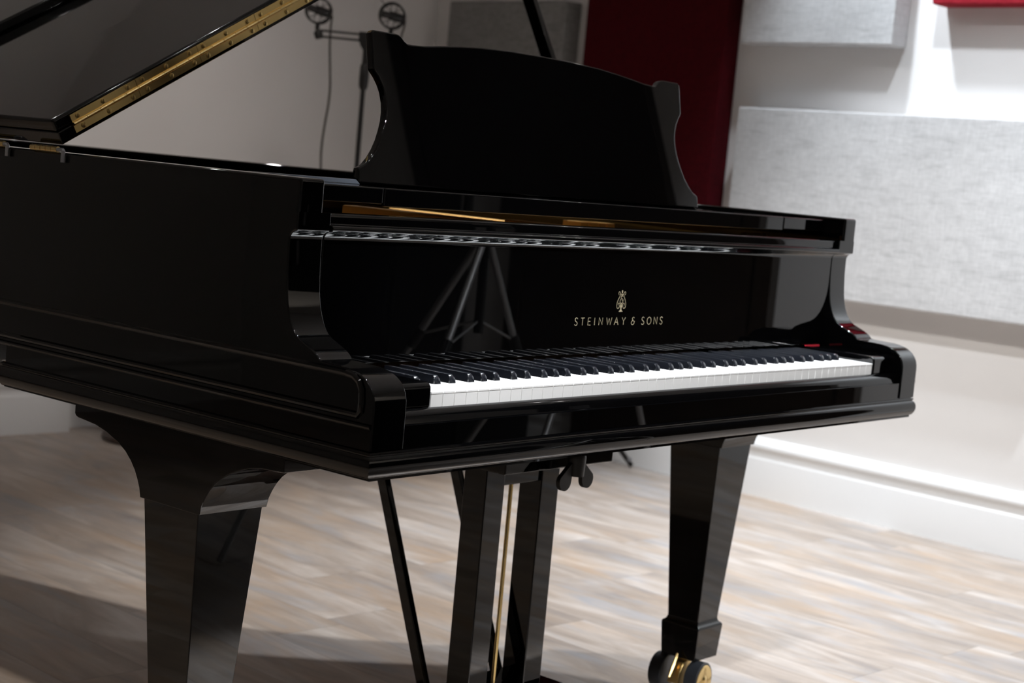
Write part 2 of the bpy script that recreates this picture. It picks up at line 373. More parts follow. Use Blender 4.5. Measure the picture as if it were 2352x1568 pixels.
# ---------------------------------------------------------------- acoustic panels on the right wall
def panel(s0, s1, z0, z1, material, label, t=0.09, name='acoustic_panel'):
    o = put(name, quadbox(s0, s1, 0.001, t, z0, z1, 0.006, 2), material)
    return tag(o, label, 'acoustic panel', 'fabric acoustic panels on the right wall')
panel(1.62, 2.215, 0.798, 1.40, GREYF, 'grey fabric acoustic panel high on the wall, right of the tall dark red panel')
panel(1.642, 2.90, -0.024, 0.583, GREYF, 'large wide grey fabric acoustic panel behind the right end of the piano')
panel(2.342, 2.95, 0.926, 1.50, REDF, 'bright red fabric acoustic panel, only its bottom edge showing at the top right')
panel(0.905, 1.552, -0.024, 1.78, DREDF, 'tall dark red fabric acoustic panel directly behind the music desk')
panel(0.165, 0.80, 0.34, 0.9445, SHADEGREYF, 'shadowed grey fabric acoustic panel in the far corner, behind the lid prop')

# ================================================================ GRAND PIANO
piano = thing('grand_piano', 'polished black grand piano with its lid raised, music desk up and full keyboard showing', 'piano', (0.611, 0.9, 0.0))
XL, XR = -0.133, 1.355            # outer sides
IL, IR = -0.073, 1.295            # inner faces of the arms
def mx(x): return 1.222 - x       # mirror about the middle of the keyboard

# ---- rim (curved case)
OUT = [(XR, 0.17), (XR, 0.45), (XR, 0.72), (1.351, 0.80), (1.335, 0.88), (1.298, 0.96), (1.235, 1.03), (1.155, 1.095), (1.07, 1.17), (0.98, 1.265), (0.90, 1.37), (0.84, 1.48),
       (0.80, 1.60), (0.775, 1.73), (0.75, 1.84), (0.70, 1.95), (0.62, 2.03), (0.50, 2.075), (0.36, 2.075), (0.22, 2.04), (0.10, 1.98), (0.0, 1.90),
       (-0.075, 1.79), (-0.115, 1.66), (XL, 1.50), (XL, 0.95), (XL, 0.17)]
def offs(path, d):
    res = []
    for i, p in enumerate(path):
        a = Vector(path[max(i - 1, 0)]); b = Vector(path[min(i + 1, len(path) - 1)]); t = (b - a).normalized()
        res.append((p[0] - t.y * d, p[1] + t.x * d))
    return res
INN = offs(OUT, 0.045)
def band(outer, inner, z0, z1):
    b = bmesh.new(); n = len(outer); V = []
    for i in range(n):
        V.append([b.verts.new((*outer[i], z0)), b.verts.new((*outer[i], z1)), b.verts.new((*inner[i], z1)), b.verts.new((*inner[i], z0))])
    for i in range(n - 1):
        for k in range(4): b.faces.new((V[i][k], V[i][(k + 1) % 4], V[i + 1][(k + 1) % 4], V[i + 1][k]))
    b.faces.new(V[0]); b.faces.new(V[-1][::-1])
    bmesh.ops.recalc_face_normals(b, faces=b.faces)
    return b
rb = band(OUT, INN, -0.037, 0.262)
bevel(rb, 0.0055, 4, keep=lambda m, e: m.y > 0.171)
put('rim', rb, LACQ, piano, sharp=40)
# ---- arms with scrolled cheeks
cheek = [(-0.026, -0.0655), (-0.026, -0.012), (-0.0255, -0.004), (-0.0235, 0.004), (-0.0195, 0.0115), (-0.0135, 0.0182), (-0.006, 0.0235), (0.003, 0.0275), (0.013, 0.030), (0.027, 0.0318), (0.053, 0.0328),
         (0.071, 0.0335), (0.076, 0.035), (0.080, 0.0392), (0.086, 0.0435), (0.0945, 0.0478), (0.106, 0.0525), (0.1155, 0.0565), (0.1222, 0.0608), (0.1285, 0.0672), (0.1345, 0.0765), (0.139, 0.087), (0.1425, 0.098), (0.1452, 0.112), (0.147, 0.130), (0.1485, 0.150), (0.149, 0.181)]
cove = [(0.136 + 0.013 * math.cos(math.radians(a)), 0.181 + 0.013 * math.sin(math.radians(a))) for a in range(10, 91, 10)]
cheek += cove + [(0.136, 0.2185), (0.17, 0.2185), (0.17, -0.0655)]
def arm(x0, x1, ux0, ux1):
    b = prism(cheek, x0, x1, 'X')
    bevel(b, 0.0046, 4, ang=50, keep=lambda m, e: m.y < 0.169 and m.z > -0.064 and not (m.z > 0.212 and m.y > 0.13))
    b2 = bmesh.new(); box(ux0, ux1, 0.136, 0.17, 0.2185, 0.262, bm=b2); bmesh.ops.recalc_face_normals(b2, faces=b2.faces)
    bevel(b2, 0.0046, 4, keep=lambda m, e: m.y < 0.169 and m.z > 0.22)
    me = bpy.data.meshes.new('t'); b2.to_mesh(me); b.from_mesh(me); b2.free(); bpy.data.meshes.remove(me)
    return b
put('arm', arm(XL, IL, XL, -0.088), LACQ, piano, sharp=50)
put('arm', arm(IR, XR, 1.31, XR), LACQ, piano, sharp=50)
# ---- moulding beads on the two sides
def bead_path(side):
    x = XL if side < 0 else XR
    pts = [(0.78, 0.0265)] + [(y, 0.0265) for y in (0.5, 0.25, 0.03)] + [(0.012, 0.0245), (0.002, 0.0185), (-0.0035, 0.009), (-0.005, -0.006), (-0.0045, -0.018), (0.0, -0.0235)] + [(y, -0.0235) for y in (0.05, 0.25, 0.5)] + [(0.78, -0.0235)]
    return [(x, y, z) for y, z in pts]
for sd in (-1, 1):
    b = tube(bead_path(sd), 0.0048, 10)
    x = XL if sd < 0 else XR
    tube([(x, -0.024, -0.0355), (x, 0.3, -0.0355), (x, 0.78, -0.0355)], 0.0036, 10, bm=b)
    o = put('side_moulding', b, LACQ, piano, wn=False)
# ---- keybed and base moulding
kb = box(-0.128, 1.350, -0.0235, 0.765, -0.104, -0.037)
put('keybed', kb, LACQ, piano, smooth=False)
bp_prof = [(-0.006, -0.0655), (-0.0005, -0.0675), (0.0005, -0.0695), (-0.001, -0.0715), (-0.001, -0.0725), (0.0015, -0.0745), (0.0035, -0.078), (0.0045, -0.083), (0.0045, -0.088), (0.0030, -0.0935), (0.0, -0.0985), (-0.005, -0.1025), (-0.011, -0.1045), (-0.03, -0.1045), (-0.03, -0.0655)]
def base_mould():
    b = bmesh.new(); rings = []
    ye = 0.772
    for (cx, cy, sx, sy) in ((XR, ye, 1, 0), (XR, -0.026, 1, -1), (XL, -0.026, -1, -1), (XL, ye, -1, 0)):
        rings.append([b.verts.new((cx + sx * o, cy + sy * o, z)) for o, z in bp_prof])
    n = len(bp_prof)
    for A, B in zip(rings, rings[1:]):
        for i in range(n): b.faces.new((A[i], A[(i + 1) % n], B[(i + 1) % n], B[i]))
    b.faces.new(rings[0]); b.faces.new(rings[-1][::-1])
    return b
put('base_moulding', base_mould(), LACQ, piano, sharp=40, wn=False)
# ---- key slip
slip = [(-0.018, -0.0655), (-0.018, -0.0385), (-0.0165, -0.0355), (-0.0155, -0.031), (-0.0135, -0.0265), (-0.0105, -0.0228), (-0.006, -0.0205), (-0.002, -0.0195), (-0.0022, -0.0655)]
put('key_slip', bevel(prism(slip, IL + 0.0005, IR - 0.0005, 'X'), 0.001, 2, ang=60), LACQ, piano, sharp=50)
# ---- key blocks
kblk = [(-0.0018, -0.021), (-0.0018, 0.0035), (-0.001, 0.0075), (0.0015, 0.0108), (0.005, 0.0125), (0.010, 0.013), (0.147, 0.013), (0.147, -0.021)]
for x0, x1 in ((IL + 0.0005, -0.0016), (1.2236, IR - 0.0005)):
    put('key_block', bevel(prism(kblk, x0, x1, 'X'), 0.0035, 3, ang=55), LACQ, piano, sharp=50)
put('felt_strip', box(1.2240, 1.2750, 0.1440, 0.1478, 0.0131, 0.0146), FELT, piano, smooth=False)['label'] = 'red felt strip at the treble end of the keys'
# ---- fallboard
fb = [(0.149, 0.0148), (0.149, 0.181)] + cove + [(0.134, 0.1945), (0.1325, 0.1965), (0.132, 0.1992), (0.1335, 0.2018), (0.137, 0.2030), (0.1435, 0.2035), (0.1435, 0.2150), (0.1448, 0.2175), (0.148, 0.2185), (0.1685, 0.2185), (0.1685, 0.0148)]
fall = put('fallboard', bevel(prism(fb, IL + 0.0008, IR - 0.0008, 'X'), 0.0014, 2, ang=60), LACQ, piano, sharp=50)

# ---- keys
KW = 0.0235
names = ['A', 'B', 'C', 'D', 'E', 'F', 'G']
blk_off = {'A': 0.0042, 'C': -0.0036, 'D': 0.0036, 'F': -0.0042, 'G': 0.0}     # offset of the black key right of that note
blacks = []
for i in range(52):
    nme = names[i % 7]
    if nme in blk_off and i < 51: blacks.append(((i + 1) * KW + blk_off[nme], i))
bx = {i: x for x, i in blacks}
def white(i):
    x0, x1 = i * KW + 0.00035, (i + 1) * KW - 0.00035
    l = x0 if (i - 1) not in bx else bx[i - 1] + 0.0070
    r = x1 if i not in bx else bx[i] - 0.0070
    out = [(x0, 0.0), (x1, 0.0), (x1, 0.0485)]
    if r != x1: out += [(r, 0.0485)]
    out += [(r, 0.1475), (l, 0.1475)]
    if l != x0: out += [(l, 0.0485)]
    out += [(x0, 0.0485)]
    top = [p for j, p in enumerate(out) if p != out[j - 1]]
    b = prism(top, -0.0032, 0.0, 'Z'); bevel(b, 0.0007, 2, ang=50, keep=lambda m, e: m.z > -0.0005)
    body = [(p[0] + (0.0003 if p[0] < (x0 + x1) / 2 else -0.0003), max(p[1], 0.0006)) for p in top]
    prism(body, -0.0345, -0.0031, 'Z', bm=b)
    return b
for i in range(52): put('white_key', white(i), IVORY, piano, sharp=50)
def black(x):
    """tapered sharp with a sloped, rounded front"""
    b = bmesh.new()
    st = [(0.0500, 0.0, 0.0062, 0.0058), (0.0504, 0.0030, 0.0060, 0.0056), (0.0515, 0.0065, 0.0058, 0.0053), (0.0535, 0.0095, 0.0058, 0.0050), (0.0560, 0.0112, 0.0058, 0.0048), (0.0600, 0.0118, 0.0058, 0.0047), (0.1472, 0.0122, 0.0058, 0.0047)]
    rings = []
    for y, zt, wb, wt in st:
        z_b = -0.002; zt = max(zt, 0.0004)
        k = min(1.0, zt / 0.0118); wtt = wb + (wt - wb) * k; rr = 0.0010 * k
        rings.append([b.verts.new(v) for v in ((x - wb, y, z_b), (x - wtt, y, max(zt - rr, 0.0002)), (x - wtt + rr * 0.9, y, zt), (x + wtt - rr * 0.9, y, zt), (x + wtt, y, max(zt - rr, 0.0002)), (x + wb, y, z_b))])
    for A, B in zip(rings, rings[1:]):
        for k in range(6): b.faces.new((A[k], A[(k + 1) % 6], B[(k + 1) % 6], B[k]))
    b.faces.new(rings[0]); b.faces.new(rings[-1][::-1])
    return b
for x, i in blacks: put('black_key', black(x), EBON, piano, sharp=40, wn=False)

# ---- gold lettering and lyre emblem on the fallboard
def ribbons(strokes, wdt, y0, y1, bm=None):
    b = bm or bmesh.new()
    for st in strokes:
        closed = st[0] == st[-1] and len(st) > 2
        pts = [Vector((p[0], p[1])) for p in (st[:-1] if closed else st)]; m = len(pts); L, Rr = [], []
        for i, p in enumerate(pts):
            a = pts[i - 1] if (closed or i > 0) else p; c = pts[(i + 1) % m] if (closed or i < m - 1) else p
            t = (c - a); t = t.normalized() if t.length > 0 else Vector((1, 0)); n = Vector((-t.y, t.x)) * wdt / 2
            L.append(p + n); Rr.append(p - n)
        V = [[b.verts.new((q.x, yy, q.y)) for q, yy in ((L[i], y0), (Rr[i], y0), (Rr[i], y1), (L[i], y1))] for i in range(m)]
        for i in range(m if closed else m - 1):
            A, B = V[i], V[(i + 1) % m]
            for k in range(4): b.faces.new((A[k], A[(k + 1) % 4], B[(k + 1) % 4], B[k]))
        if not closed: b.faces.new(V[0]); b.faces.new(V[-1][::-1])
    return b
def curve_pts(pts, n=6):
    res = []
    for i in range(len(pts) - 1):
        p0 = pts[max(i - 1, 0)]; p1 = pts[i]; p2 = pts[i + 1]; p3 = pts[min(i + 2, len(pts) - 1)]
        for k in range(n):
            t = k / n
            res.append(tuple(0.5 * ((2 * p1[j]) + (-p0[j] + p2[j]) * t + (2 * p0[j] - 5 * p1[j] + 4 * p2[j] - p3[j]) * t * t + (-p0[j] + 3 * p1[j] - 3 * p2[j] + p3[j]) * t ** 3) for j in range(2)))
    res.append(pts[-1]); return res
GL = {  # unit glyphs: strokes in (x 0..1, y 0..1)
    'S': [curve_pts([(0.92, 0.86), (0.72, 0.98), (0.42, 1.0), (0.18, 0.88), (0.14, 0.70), (0.34, 0.57), (0.62, 0.46), (0.88, 0.33), (0.86, 0.13), (0.60, 0.0), (0.28, 0.02), (0.06, 0.14)])],
    'T': [[(0, 0.98), (1, 0.98)], [(0.5, 0.98), (0.5, 0)]],
    'E': [[(0.95, 0.98), (0.08, 0.98), (0.08, 0.02), (0.98, 0.02)], [(0.08, 0.52), (0.86, 0.52)]],
    'I': [[(0.5, 1), (0.5, 0)]],
    'N': [[(0.06, 0), (0.06, 1), (0.94, 0.02), (0.94, 1)]],
    'W': [[(0, 1), (0.25, 0.02), (0.5, 0.86), (0.75, 0.02), (1, 1)]],
    'A': [[(0, 0), (0.5, 1), (1, 0)], [(0.2, 0.36), (0.8, 0.36)]],
    'Y': [[(0, 1), (0.48, 0.48), (0.98, 1)], [(0.48, 0.48), (0.48, 0)]],
    'O': [curve_pts([(0.5, 1.0), (0.15, 0.85), (0.02, 0.5), (0.15, 0.15), (0.5, 0.0), (0.85, 0.15), (0.98, 0.5), (0.85, 0.85), (0.5, 1.0)])],
    '&': [curve_pts([(0.82, 0.88), (0.62, 1.0), (0.38, 0.97), (0.26, 0.80), (0.38, 0.62), (0.62, 0.57), (0.30, 0.52), (0.06, 0.36), (0.04, 0.16), (0.30, 0.0), (0.62, 0.03), (0.84, 0.20), (0.90, 0.42)]), [(0.62, 0.44), (1.0, 0.44)]],
}
LET = [('S', .4897, .4977), ('T', .5057, .5153), ('E', .5243, .5321), ('I', .5412, .5438), ('N', .5538, .5645), ('W', .5745, .5889), ('A', .5964, .6072), ('Y', .6172, .6271),
       ('&', .6439, .6537), ('S', .6728, .6813), ('O', .6891, .7010), ('N', .7085, .7190), ('S', .7263, .7350)]
for ch, xa, xb in LET:
    t = (xa - 0.4897) / 0.2457; zt = 0.0738 - 0.0006 * t; zb = 0.0618 - 0.0008 * t
    st = [[(xa + p[0] * (xb - xa), zb + p[1] * (zt - zb)) for p in s] for s in GL[ch]]
    o = sub(fall, 'gold_letter', ribbons(st, 0.00095, 0.1487, 0.14895), GOLD, smooth=False)
# lyre emblem: drawn in a small local frame, centre x, z up (metres)
def EM(*pts): return [(0.611 + a, 0.0834 + c) for a, c in pts]
em = []
for sg in (-1, 1):
    em.append([(0.611 + sg * a, 0.0834 + c) for a, c in curve_pts([(0.0085, 0.0270), (0.0098, 0.0305), (0.0080, 0.0325), (0.0058, 0.0310), (0.0048, 0.0280), (0.0062, 0.0240), (0.0100, 0.0185), (0.0122, 0.0130), (0.0122, 0.0085), (0.0100, 0.0052), (0.0076, 0.0048), (0.0056, 0.0066), (0.0040, 0.0098), (0.0042, 0.0120), (0.0060, 0.0136), (0.0084, 0.0130), (0.0088, 0.0110), (0.0080, 0.0098)])])
em.append(EM((-0.0048, 0.0285), (0.0048, 0.0285)))
for a in (-0.0018, 0, 0.0018):
    em.append(EM((a, 0.0285), (a, 0.0250))); em.append(EM((a, 0.0135), (a, 0.0095)))
em.append([(0.611 + a, 0.0834 + c) for a, c in curve_pts([(0.0030, 0.0245), (0.0, 0.0255), (-0.0020, 0.0238), (-0.0012, 0.0218), (0.0012, 0.0212), (-0.0014, 0.0205), (-0.0040, 0.0178), (-0.0036, 0.0148), (-0.0008, 0.0134), (0.0024, 0.0142), (0.0040, 0.0170), (0.0034, 0.0198)])])
em.append(EM((0.0004, 0.0186), (0.0042, 0.0186)))
eb = ribbons(em, 0.0008, 0.1487, 0.14895)
prism([(0.611 - 0.0007 + a, 0.0834 + c) for a, c in ((0.0007, 0.0100), (0.0040, 0.0095), (0.0022, 0.0062), (0.0016, 0.0040), (0.0030, 0.0016), (0.0062, 0.0002), (0.0045, -0.0008), (0.0028, 0.0), (0.0007, -0.0008), (-0.0014, 0.0), (-0.0031, -0.0008), (-0.0048, 0.0002), (-0.0016, 0.0016), (-0.0002, 0.0040), (-0.0008, 0.0062), (-0.0026, 0.0095))], 0.1487, 0.14895, 'Y', bm=eb)
tp = [(0.611 + 0.0016 * math.cos(a * math.pi / 5), 0.0834 + 0.0325 + 0.0024 * math.sin(a * math.pi / 5)) for a in range(10)]
prism(tp, 0.1487, 0.14895, 'Y', bm=eb)
sub(fall, 'lyre_emblem', eb, GOLD, smooth=False)

# ---- music desk tray, side blocks, desk
put('desk_tray', box(0.0695, 1.1525, 0.181, 0.47, 0.2295, 0.2555, 0.0022), LACQ, piano)
for x0, x1 in ((-0.0865, 0.0675), (1.1545, 1.3085)):
    put('desk_side_block', box(x0, x1, 0.181, 0.60, 0.2325, 0.2555, 0.0022), LACQ, piano)
put('desk_rail', bevel(prism([(-0.080, 0.2557), (0.126, 0.2557), (0.117, 0.2622), (-0.080, 0.2622)], 0.286, 0.300, 'Y'), 0.0008, 2), RAIL, piano)['label'] = 'satin grey rail behind the music desk tray'
half = [(0.0, .239), (.08, .2385), (.16, .2355), (.21, .2315), (.2568, .2268), (.295, .2222), (.325, .2205), (.334, .2208), (.3405, .2240), (.347, .2300), (.353, .2330), (.360, .2338), (.408, .2335), (.4135, .2290), (.4135, .176), (.411, .172), (.403, .1635), (.396, .153), (.391, .141), (.3885, .127), (.3890, .113),
        (.3925, .098), (.3985, .083), (.4060, .068), (.415, .0545), (.4265, .041), (.440, .0295), (.4535, .0235), (.455, .019), (.455, .0)]
outl = half + [(-a, b_) for a, b_ in half[::-1] if a > 0]
tv = Vector((0, .042, .2265)).normalized(); nv = Vector((1, 0, 0)).cross(tv)     # nv points to the front
def desk():
    b = bmesh.new(); th = 0.014
    A = [b.verts.new(Vector((0.611 + a, 0.318, 0.2570)) + tv * h) for a, h in outl]
    B = [b.verts.new(Vector((0.611 + a, 0.318, 0.2570)) + tv * h - nv * th) for a, h in outl]
    n = len(outl)
    for i in range(n): b.faces.new((A[i], A[(i + 1) % n], B[(i + 1) % n], B[i]))
    b.faces.new(A); b.faces.new(B[::-1]); bmesh.ops.recalc_face_normals(b, faces=b.faces)
    bevel(b, 0.0028, 3, ang=55)
    return b
put('music_desk', desk(), LACQ, piano, sharp=40)
# ---- interior: iron plate struts, soundboard, wrest plank
put('soundboard', prism([(p[0], p[1]) for p in offs(OUT, 0.046)], 0.10, 0.108, 'Z'), SPRUCE, piano, smooth=False)
ip = bmesh.new()
box(-0.08, 1.302, 0.22, 0.40, 0.150, 0.172, bm=ip)
for x0, y0, x1, y1, zt in ((0.47, 0.33, 0.42, 0.60, 0.212), (0.02, 0.33, 0.0, 1.4, 0.190), (0.63, 0.30, 0.612, 0.40, 0.212), (1.02, 0.3, 0.95, 1.0, 0.195), (0.25, 0.33, 0.2, 1.7, 0.19)):
    dx = 0.018
    prism([(x0 - dx, y0), (x0 + dx, y0), (x1 + dx, y1), (x1 - dx, y1)], 0.150, zt, 'Z', bm=ip)
bmesh.ops.recalc_face_normals(ip, faces=ip.faces); bevel(ip, 0.003, 2)
put('iron_plate', ip, PLATE, piano)['label'] = 'bronze coloured iron plate glimpsed under the music desk tray'
db = bmesh.new()
for k in range(4): box(0.965 + k * 0.0285, 0.989 + k * 0.0285, 0.515, 0.56, 0.16, 0.2095, bm=db)
put('plate_end', db, PLATE, piano, smooth=False)

# ---- lid: main leaf, folded-back front flap, brass hinge
LA = math.radians(29.4)
lt_ = Vector((math.cos(LA), 0, math.sin(LA))); ln_ = Vector((-math.sin(LA), 0, math.cos(LA))); LO = Vector((-0.123, 0.0, 0.2747))
def LP(s, y, h): return LO + lt_ * s + ln_ * h + Vector((0, y, 0))
def slab(path, h0, h1, r=0.0):
    b = bmesh.new()
    A = [b.verts.new(LP(s, y, h0)) for s, y in path]; B = [b.verts.new(LP(s, y, h1)) for s, y in path]; n = len(path)
    for i in range(n): b.faces.new((A[i], A[(i + 1) % n], B[(i + 1) % n], B[i]))
    b.faces.new(A[::-1]); b.faces.new(B); bmesh.ops.recalc_face_normals(b, faces=b.faces)
    if r: bevel(b, r, 3, ang=45)
    return b
lid_path = [(-0.004, 0.656)] + [(1.495, 0.656)] + [(p[0] - XL + 0.005, p[1]) for p in OUT[2:24]] + [(-0.004, 1.45)]
lid = put('main_lid', slab(lid_path, 0.0, 0.0203, 0.0022), DUST, piano)
flap = put('folded_front_flap', slab([(-0.006, 0.656), (1.49, 0.656), (1.49, 0.935), (-0.006, 0.935)], 0.0208, 0.041, 0.0045), DUST, piano)
flap2 = put('rear_lid_leaf', slab([(0.0, 1.27), (0.95, 1.27), (0.95, 1.75), (0.0, 1.62)], 0.0206, 0.041, 0.0045), DUST, piano)
# brass piano hinge on the joined front edges
s0, s1 = 0.024, 1.44
nseg = 11; seg = 0.1305
hg = bmesh.new()
for k in range(nseg):
    a, c = s0 + k * seg + 0.0004, min(s0 + (k + 1) * seg - 0.0004, s1)
    if a >= s1: break
    for h0, h1 in ((0.0062, 0.0195), (0.0220, 0.0350)):
        vs = [LP(s, y, h) for s in (a, c) for y in (0.6545, 0.6559) for h in (h0, h1)]
        V = [hg.verts.new(v) for v in vs]
        for f in ((0, 1, 3, 2), (4, 6, 7, 5), (0, 4, 5, 1), (2, 3, 7, 6), (0, 2, 6, 4), (1, 5, 7, 3)): hg.faces.new([V[i] for i in f])
hinge = put('piano_hinge', hg, BRASS, piano, smooth=False); hinge['label'] = 'long brass hinge along the front edge of the raised lid'
kn = bmesh.new()
for k in range(int((s1 - s0) / 0.0262)):
    a = s0 + k * 0.0262 + 0.0004; tube([LP(a, 0.6532, 0.0207), LP(a + 0.0254, 0.6532, 0.0207)], 0.0029, 12, bm=kn)
sub(hinge, 'hinge_knuckles', kn, BRASS, wn=False)
for k in range(33):
    s = s0 + (k // 3) * seg + (0.0125, 0.063, 0.1125)[k % 3]
    if s > s1 - 0.02: break
    for h in (0.0118, 0.0292):
        ss = s + (0.004 if h < 0.02 else 0.0)
        b = tube([LP(ss, 0.6546, h), LP(ss, 0.6539, h), LP(ss, 0.6535, h)], [0.0040, 0.0040, 0.0030], 16)
        sh = sub(hinge, 'screw_head', b, BRASS2, wn=False)
        an = random.uniform(0.9, 2.0); dr_ = lt_ * math.cos(an) + ln_ * math.sin(an); pr_ = lt_ * -math.sin(an) + ln_ * math.cos(an); cc_ = LP(ss, 0.6534, h)
        sb_ = bmesh.new(); vs_ = [sb_.verts.new(cc_ + dr_ * a * 0.0030 + pr_ * c * 0.0004 + Vector((0, y_, 0))) for y_ in (0, 0.0002) for a, c in ((-1, -1), (1, -1), (1, 1), (-1, 1))]
        for f in ((0, 1, 2, 3), (7, 6, 5, 4), (0, 4, 5, 1), (1, 5, 6, 2), (2, 6, 7, 3), (3, 7, 4, 0)): sb_.faces.new([vs_[i] for i in f])
        me_ = bpy.data.meshes.new('t'); sb_.to_mesh(me_); sb_.free()
        bb_ = bmesh.new(); bb_.from_mesh(sh.data); n0 = len(bb_.faces); bb_.from_mesh(me_); bpy.data.meshes.remove(me_)
        bb_.faces.ensure_lookup_table()
        for f_ in bb_.faces[n0:]: f_.material_index = 1
        bb_.to_mesh(sh.data); bb_.free(); sh.data.materials.append(BLKMET)
# hinge barrels and pins at the rim
for ya, yb, yp in ((0.655, 0.722, 0.6385), (0.792, 0.86, 0.780), (1.30, 1.37, 1.29)):
    b = bmesh.new(); n = 5
    for k in range(n): tube([(XL - 0.0015, ya + (yb - ya) * k / n + 0.0006, 0.2655), (XL - 0.0015, ya + (yb - ya) * (k + 1) / n - 0.0006, 0.2655)], 0.0045, 12, bm=b)
    h = put('lid_hinge', b, BRASS, piano, wn=False); h['label'] = 'brass barrel hinge between lid and rim'
    pts = [(XL - 0.002, ya + 0.004, 0.2655), (XL - 0.003, yp + 0.004, 0.2655), (XL - 0.004, yp + 0.0005, 0.2635), (XL - 0.0045, yp, 0.2590), (XL - 0.0045, yp, 0.2475)]
    sub(h, 'hinge_pin', tube(pts, 0.0031, 12), STEEL, wn=False)
# lid prop
pb = bmesh.new()
p0, p1 = Vector((1.291, 0.728, 0.235)), Vector((1.20, 1.075, 1.010)); dd = (p1 - p0).normalized(); a1 = Vector((1, 0, 0)); a1 = (a1 - dd * a1.dot(dd)).normalized(); a2 = dd.cross(a1)
V = [pb.verts.new(p + a1 * i * 0.0085 + a2 * j * 0.014) for p in (p0, p1) for i, j in ((-1, -1), (1, -1), (1, 1), (-1, 1))]
for f in ((0, 1, 2, 3), (7, 6, 5, 4), (0, 4, 5, 1), (1, 5, 6, 2), (2, 6, 7, 3), (3, 7, 4, 0)): pb.faces.new([V[i] for i in f])
bmesh.ops.recalc_face_normals(pb, faces=pb.faces); bevel(pb, 0.002, 2)
put('lid_prop', pb, LACQ, piano)

# ---- legs
brk = [(0.598, -0.104), (0.598, -0.119), (0.595, -0.1225), (0.589, -0.1245), (0.570, -0.1262), (0.546, -0.1285), (0.520, -0.1345), (0.4926, -0.1447), (0.474, -0.1545), (0.4602, -0.1660), (0.450, -0.1775), (0.4428, -0.1890), (0.437, -0.201), (0.434, -0.2125), (0.434, -0.2145),
       (0.303, -0.2145), (0.303, -0.2125), (0.3000, -0.201), (0.294, -0.189), (0.286, -0.1770), (0.276, -0.1660), (0.2617, -0.1550), (0.245, -0.1450), (0.226, -0.1372), (0.206, -0.1310), (0.186, -0.1275), (0.1417, -0.1250), (0.1417, -0.104)]
LEGC = {}
def leg(cx, cy=0.3685, full=True, turn=35):
    if full:
        b = prism(brk, cx - 0.0625, cx + 0.0625, 'X'); bevel(b, 0.0016, 2, ang=50)
    else:
        b = box(cx - 0.09, cx + 0.09, cy - 0.09, cy + 0.09, -0.2145, -0.104, 0.004)
    rows = [(0.119, -0.2140), (0.0745, -0.578), (0.0750, -0.582), (0.0775, -0.586), (0.0815, -0.5885), (0.0870, -0.5900), (0.0905, -0.5925), (0.0915, -0.596), (0.0830, -0.661)]
    b2 = stack_sq(cx, cy, rows, 0.0018)
    me = bpy.data.meshes.new('t'); b2.to_mesh(me); b.from_mesh(me); b2.free(); bpy.data.meshes.remove(me)
    lo = put('leg', b, LACQ, piano, sharp=35)
    # double-wheel brass caster with a lever
    a = math.radians(turn); ax = Vector((math.cos(a), -math.sin(a), 0)); fw = Vector((math.sin(a), math.cos(a), 0)); c = Vector((cx, cy, -0.699)) - fw * 0.032
    sub(lo, 'caster_stem', tube([(cx, cy, -0.660), (cx, cy, -0.668)], [0.030, 0.030], 24), BRASS2, wn=False)
    fk = bmesh.new()
    prof = [(-0.030, -0.012), (-0.026, 0.010), (-0.012, 0.030), (0.016, 0.034), (0.026, 0.030), (0.012, 0.016), (0.010, -0.014), (-0.010, -0.018)]
    A = [fk.verts.new(c + fw * p[0] + Vector((0, 0, p[1])) - ax * 0.013) for p in prof]; B = [fk.verts.new(c + fw * p[0] + Vector((0, 0, p[1])) + ax * 0.013) for p in prof]
    for i in range(8): fk.faces.new((A[i], A[(i + 1) % 8], B[(i + 1) % 8], B[i]))
    fk.faces.new(A); fk.faces.new(B[::-1]); bmesh.ops.recalc_face_normals(fk, faces=fk.faces); bevel(fk, 0.003, 2)
    sub(lo, 'caster_bracket', fk, BRASS2)
    for sg in (-1, 1):
        wc = c + ax * sg * 0.041
        wh = bmesh.new(); rr = [(-0.0145, 0.0335), (-0.0142, 0.0360), (-0.0125, 0.0375), (0.0125, 0.0375), (0.0142, 0.0360), (0.0145, 0.0335)]
        tube([wc + ax * d for d, r in rr], [r for d, r in rr], 40, bm=wh)
        wo = sub(lo, 'caster_wheel', wh, RUB, wn=False)
        hb = bmesh.new(); sgn = 1 if sg > 0 else -1
        pr = [(0.0146, 0.0325), (0.0156, 0.0315), (0.0156, 0.0270), (0.0150, 0.0255), (0.0150, 0.0120), (0.0165, 0.0090), (0.0180, 0.0065), (0.0190, 0.0030)]
        tube([wc + ax * sgn * d for d, r in pr], [r for d, r in pr], 40, bm=hb)
        c_ = sub(lo, 'wheel_hub', hb, BRASS, wn=False)
    lv = tube([c - fw * 0.046 + Vector((0, 0, 0.004)) + ax * 0.0, c - fw * 0.030 + Vector((0, 0, 0.026)), c - fw * 0.018 + Vector((0, 0, 0.048))], [0.0028, 0.0045, 0.0028], 8)
    sub(lo, 'brake_lever', lv, BRASS, wn=False)
    return lo
leg(-0.0548, turn=84); leg(1.2768, turn=84)
b = None
leg(0.45, 1.78, full=False, turn=80)

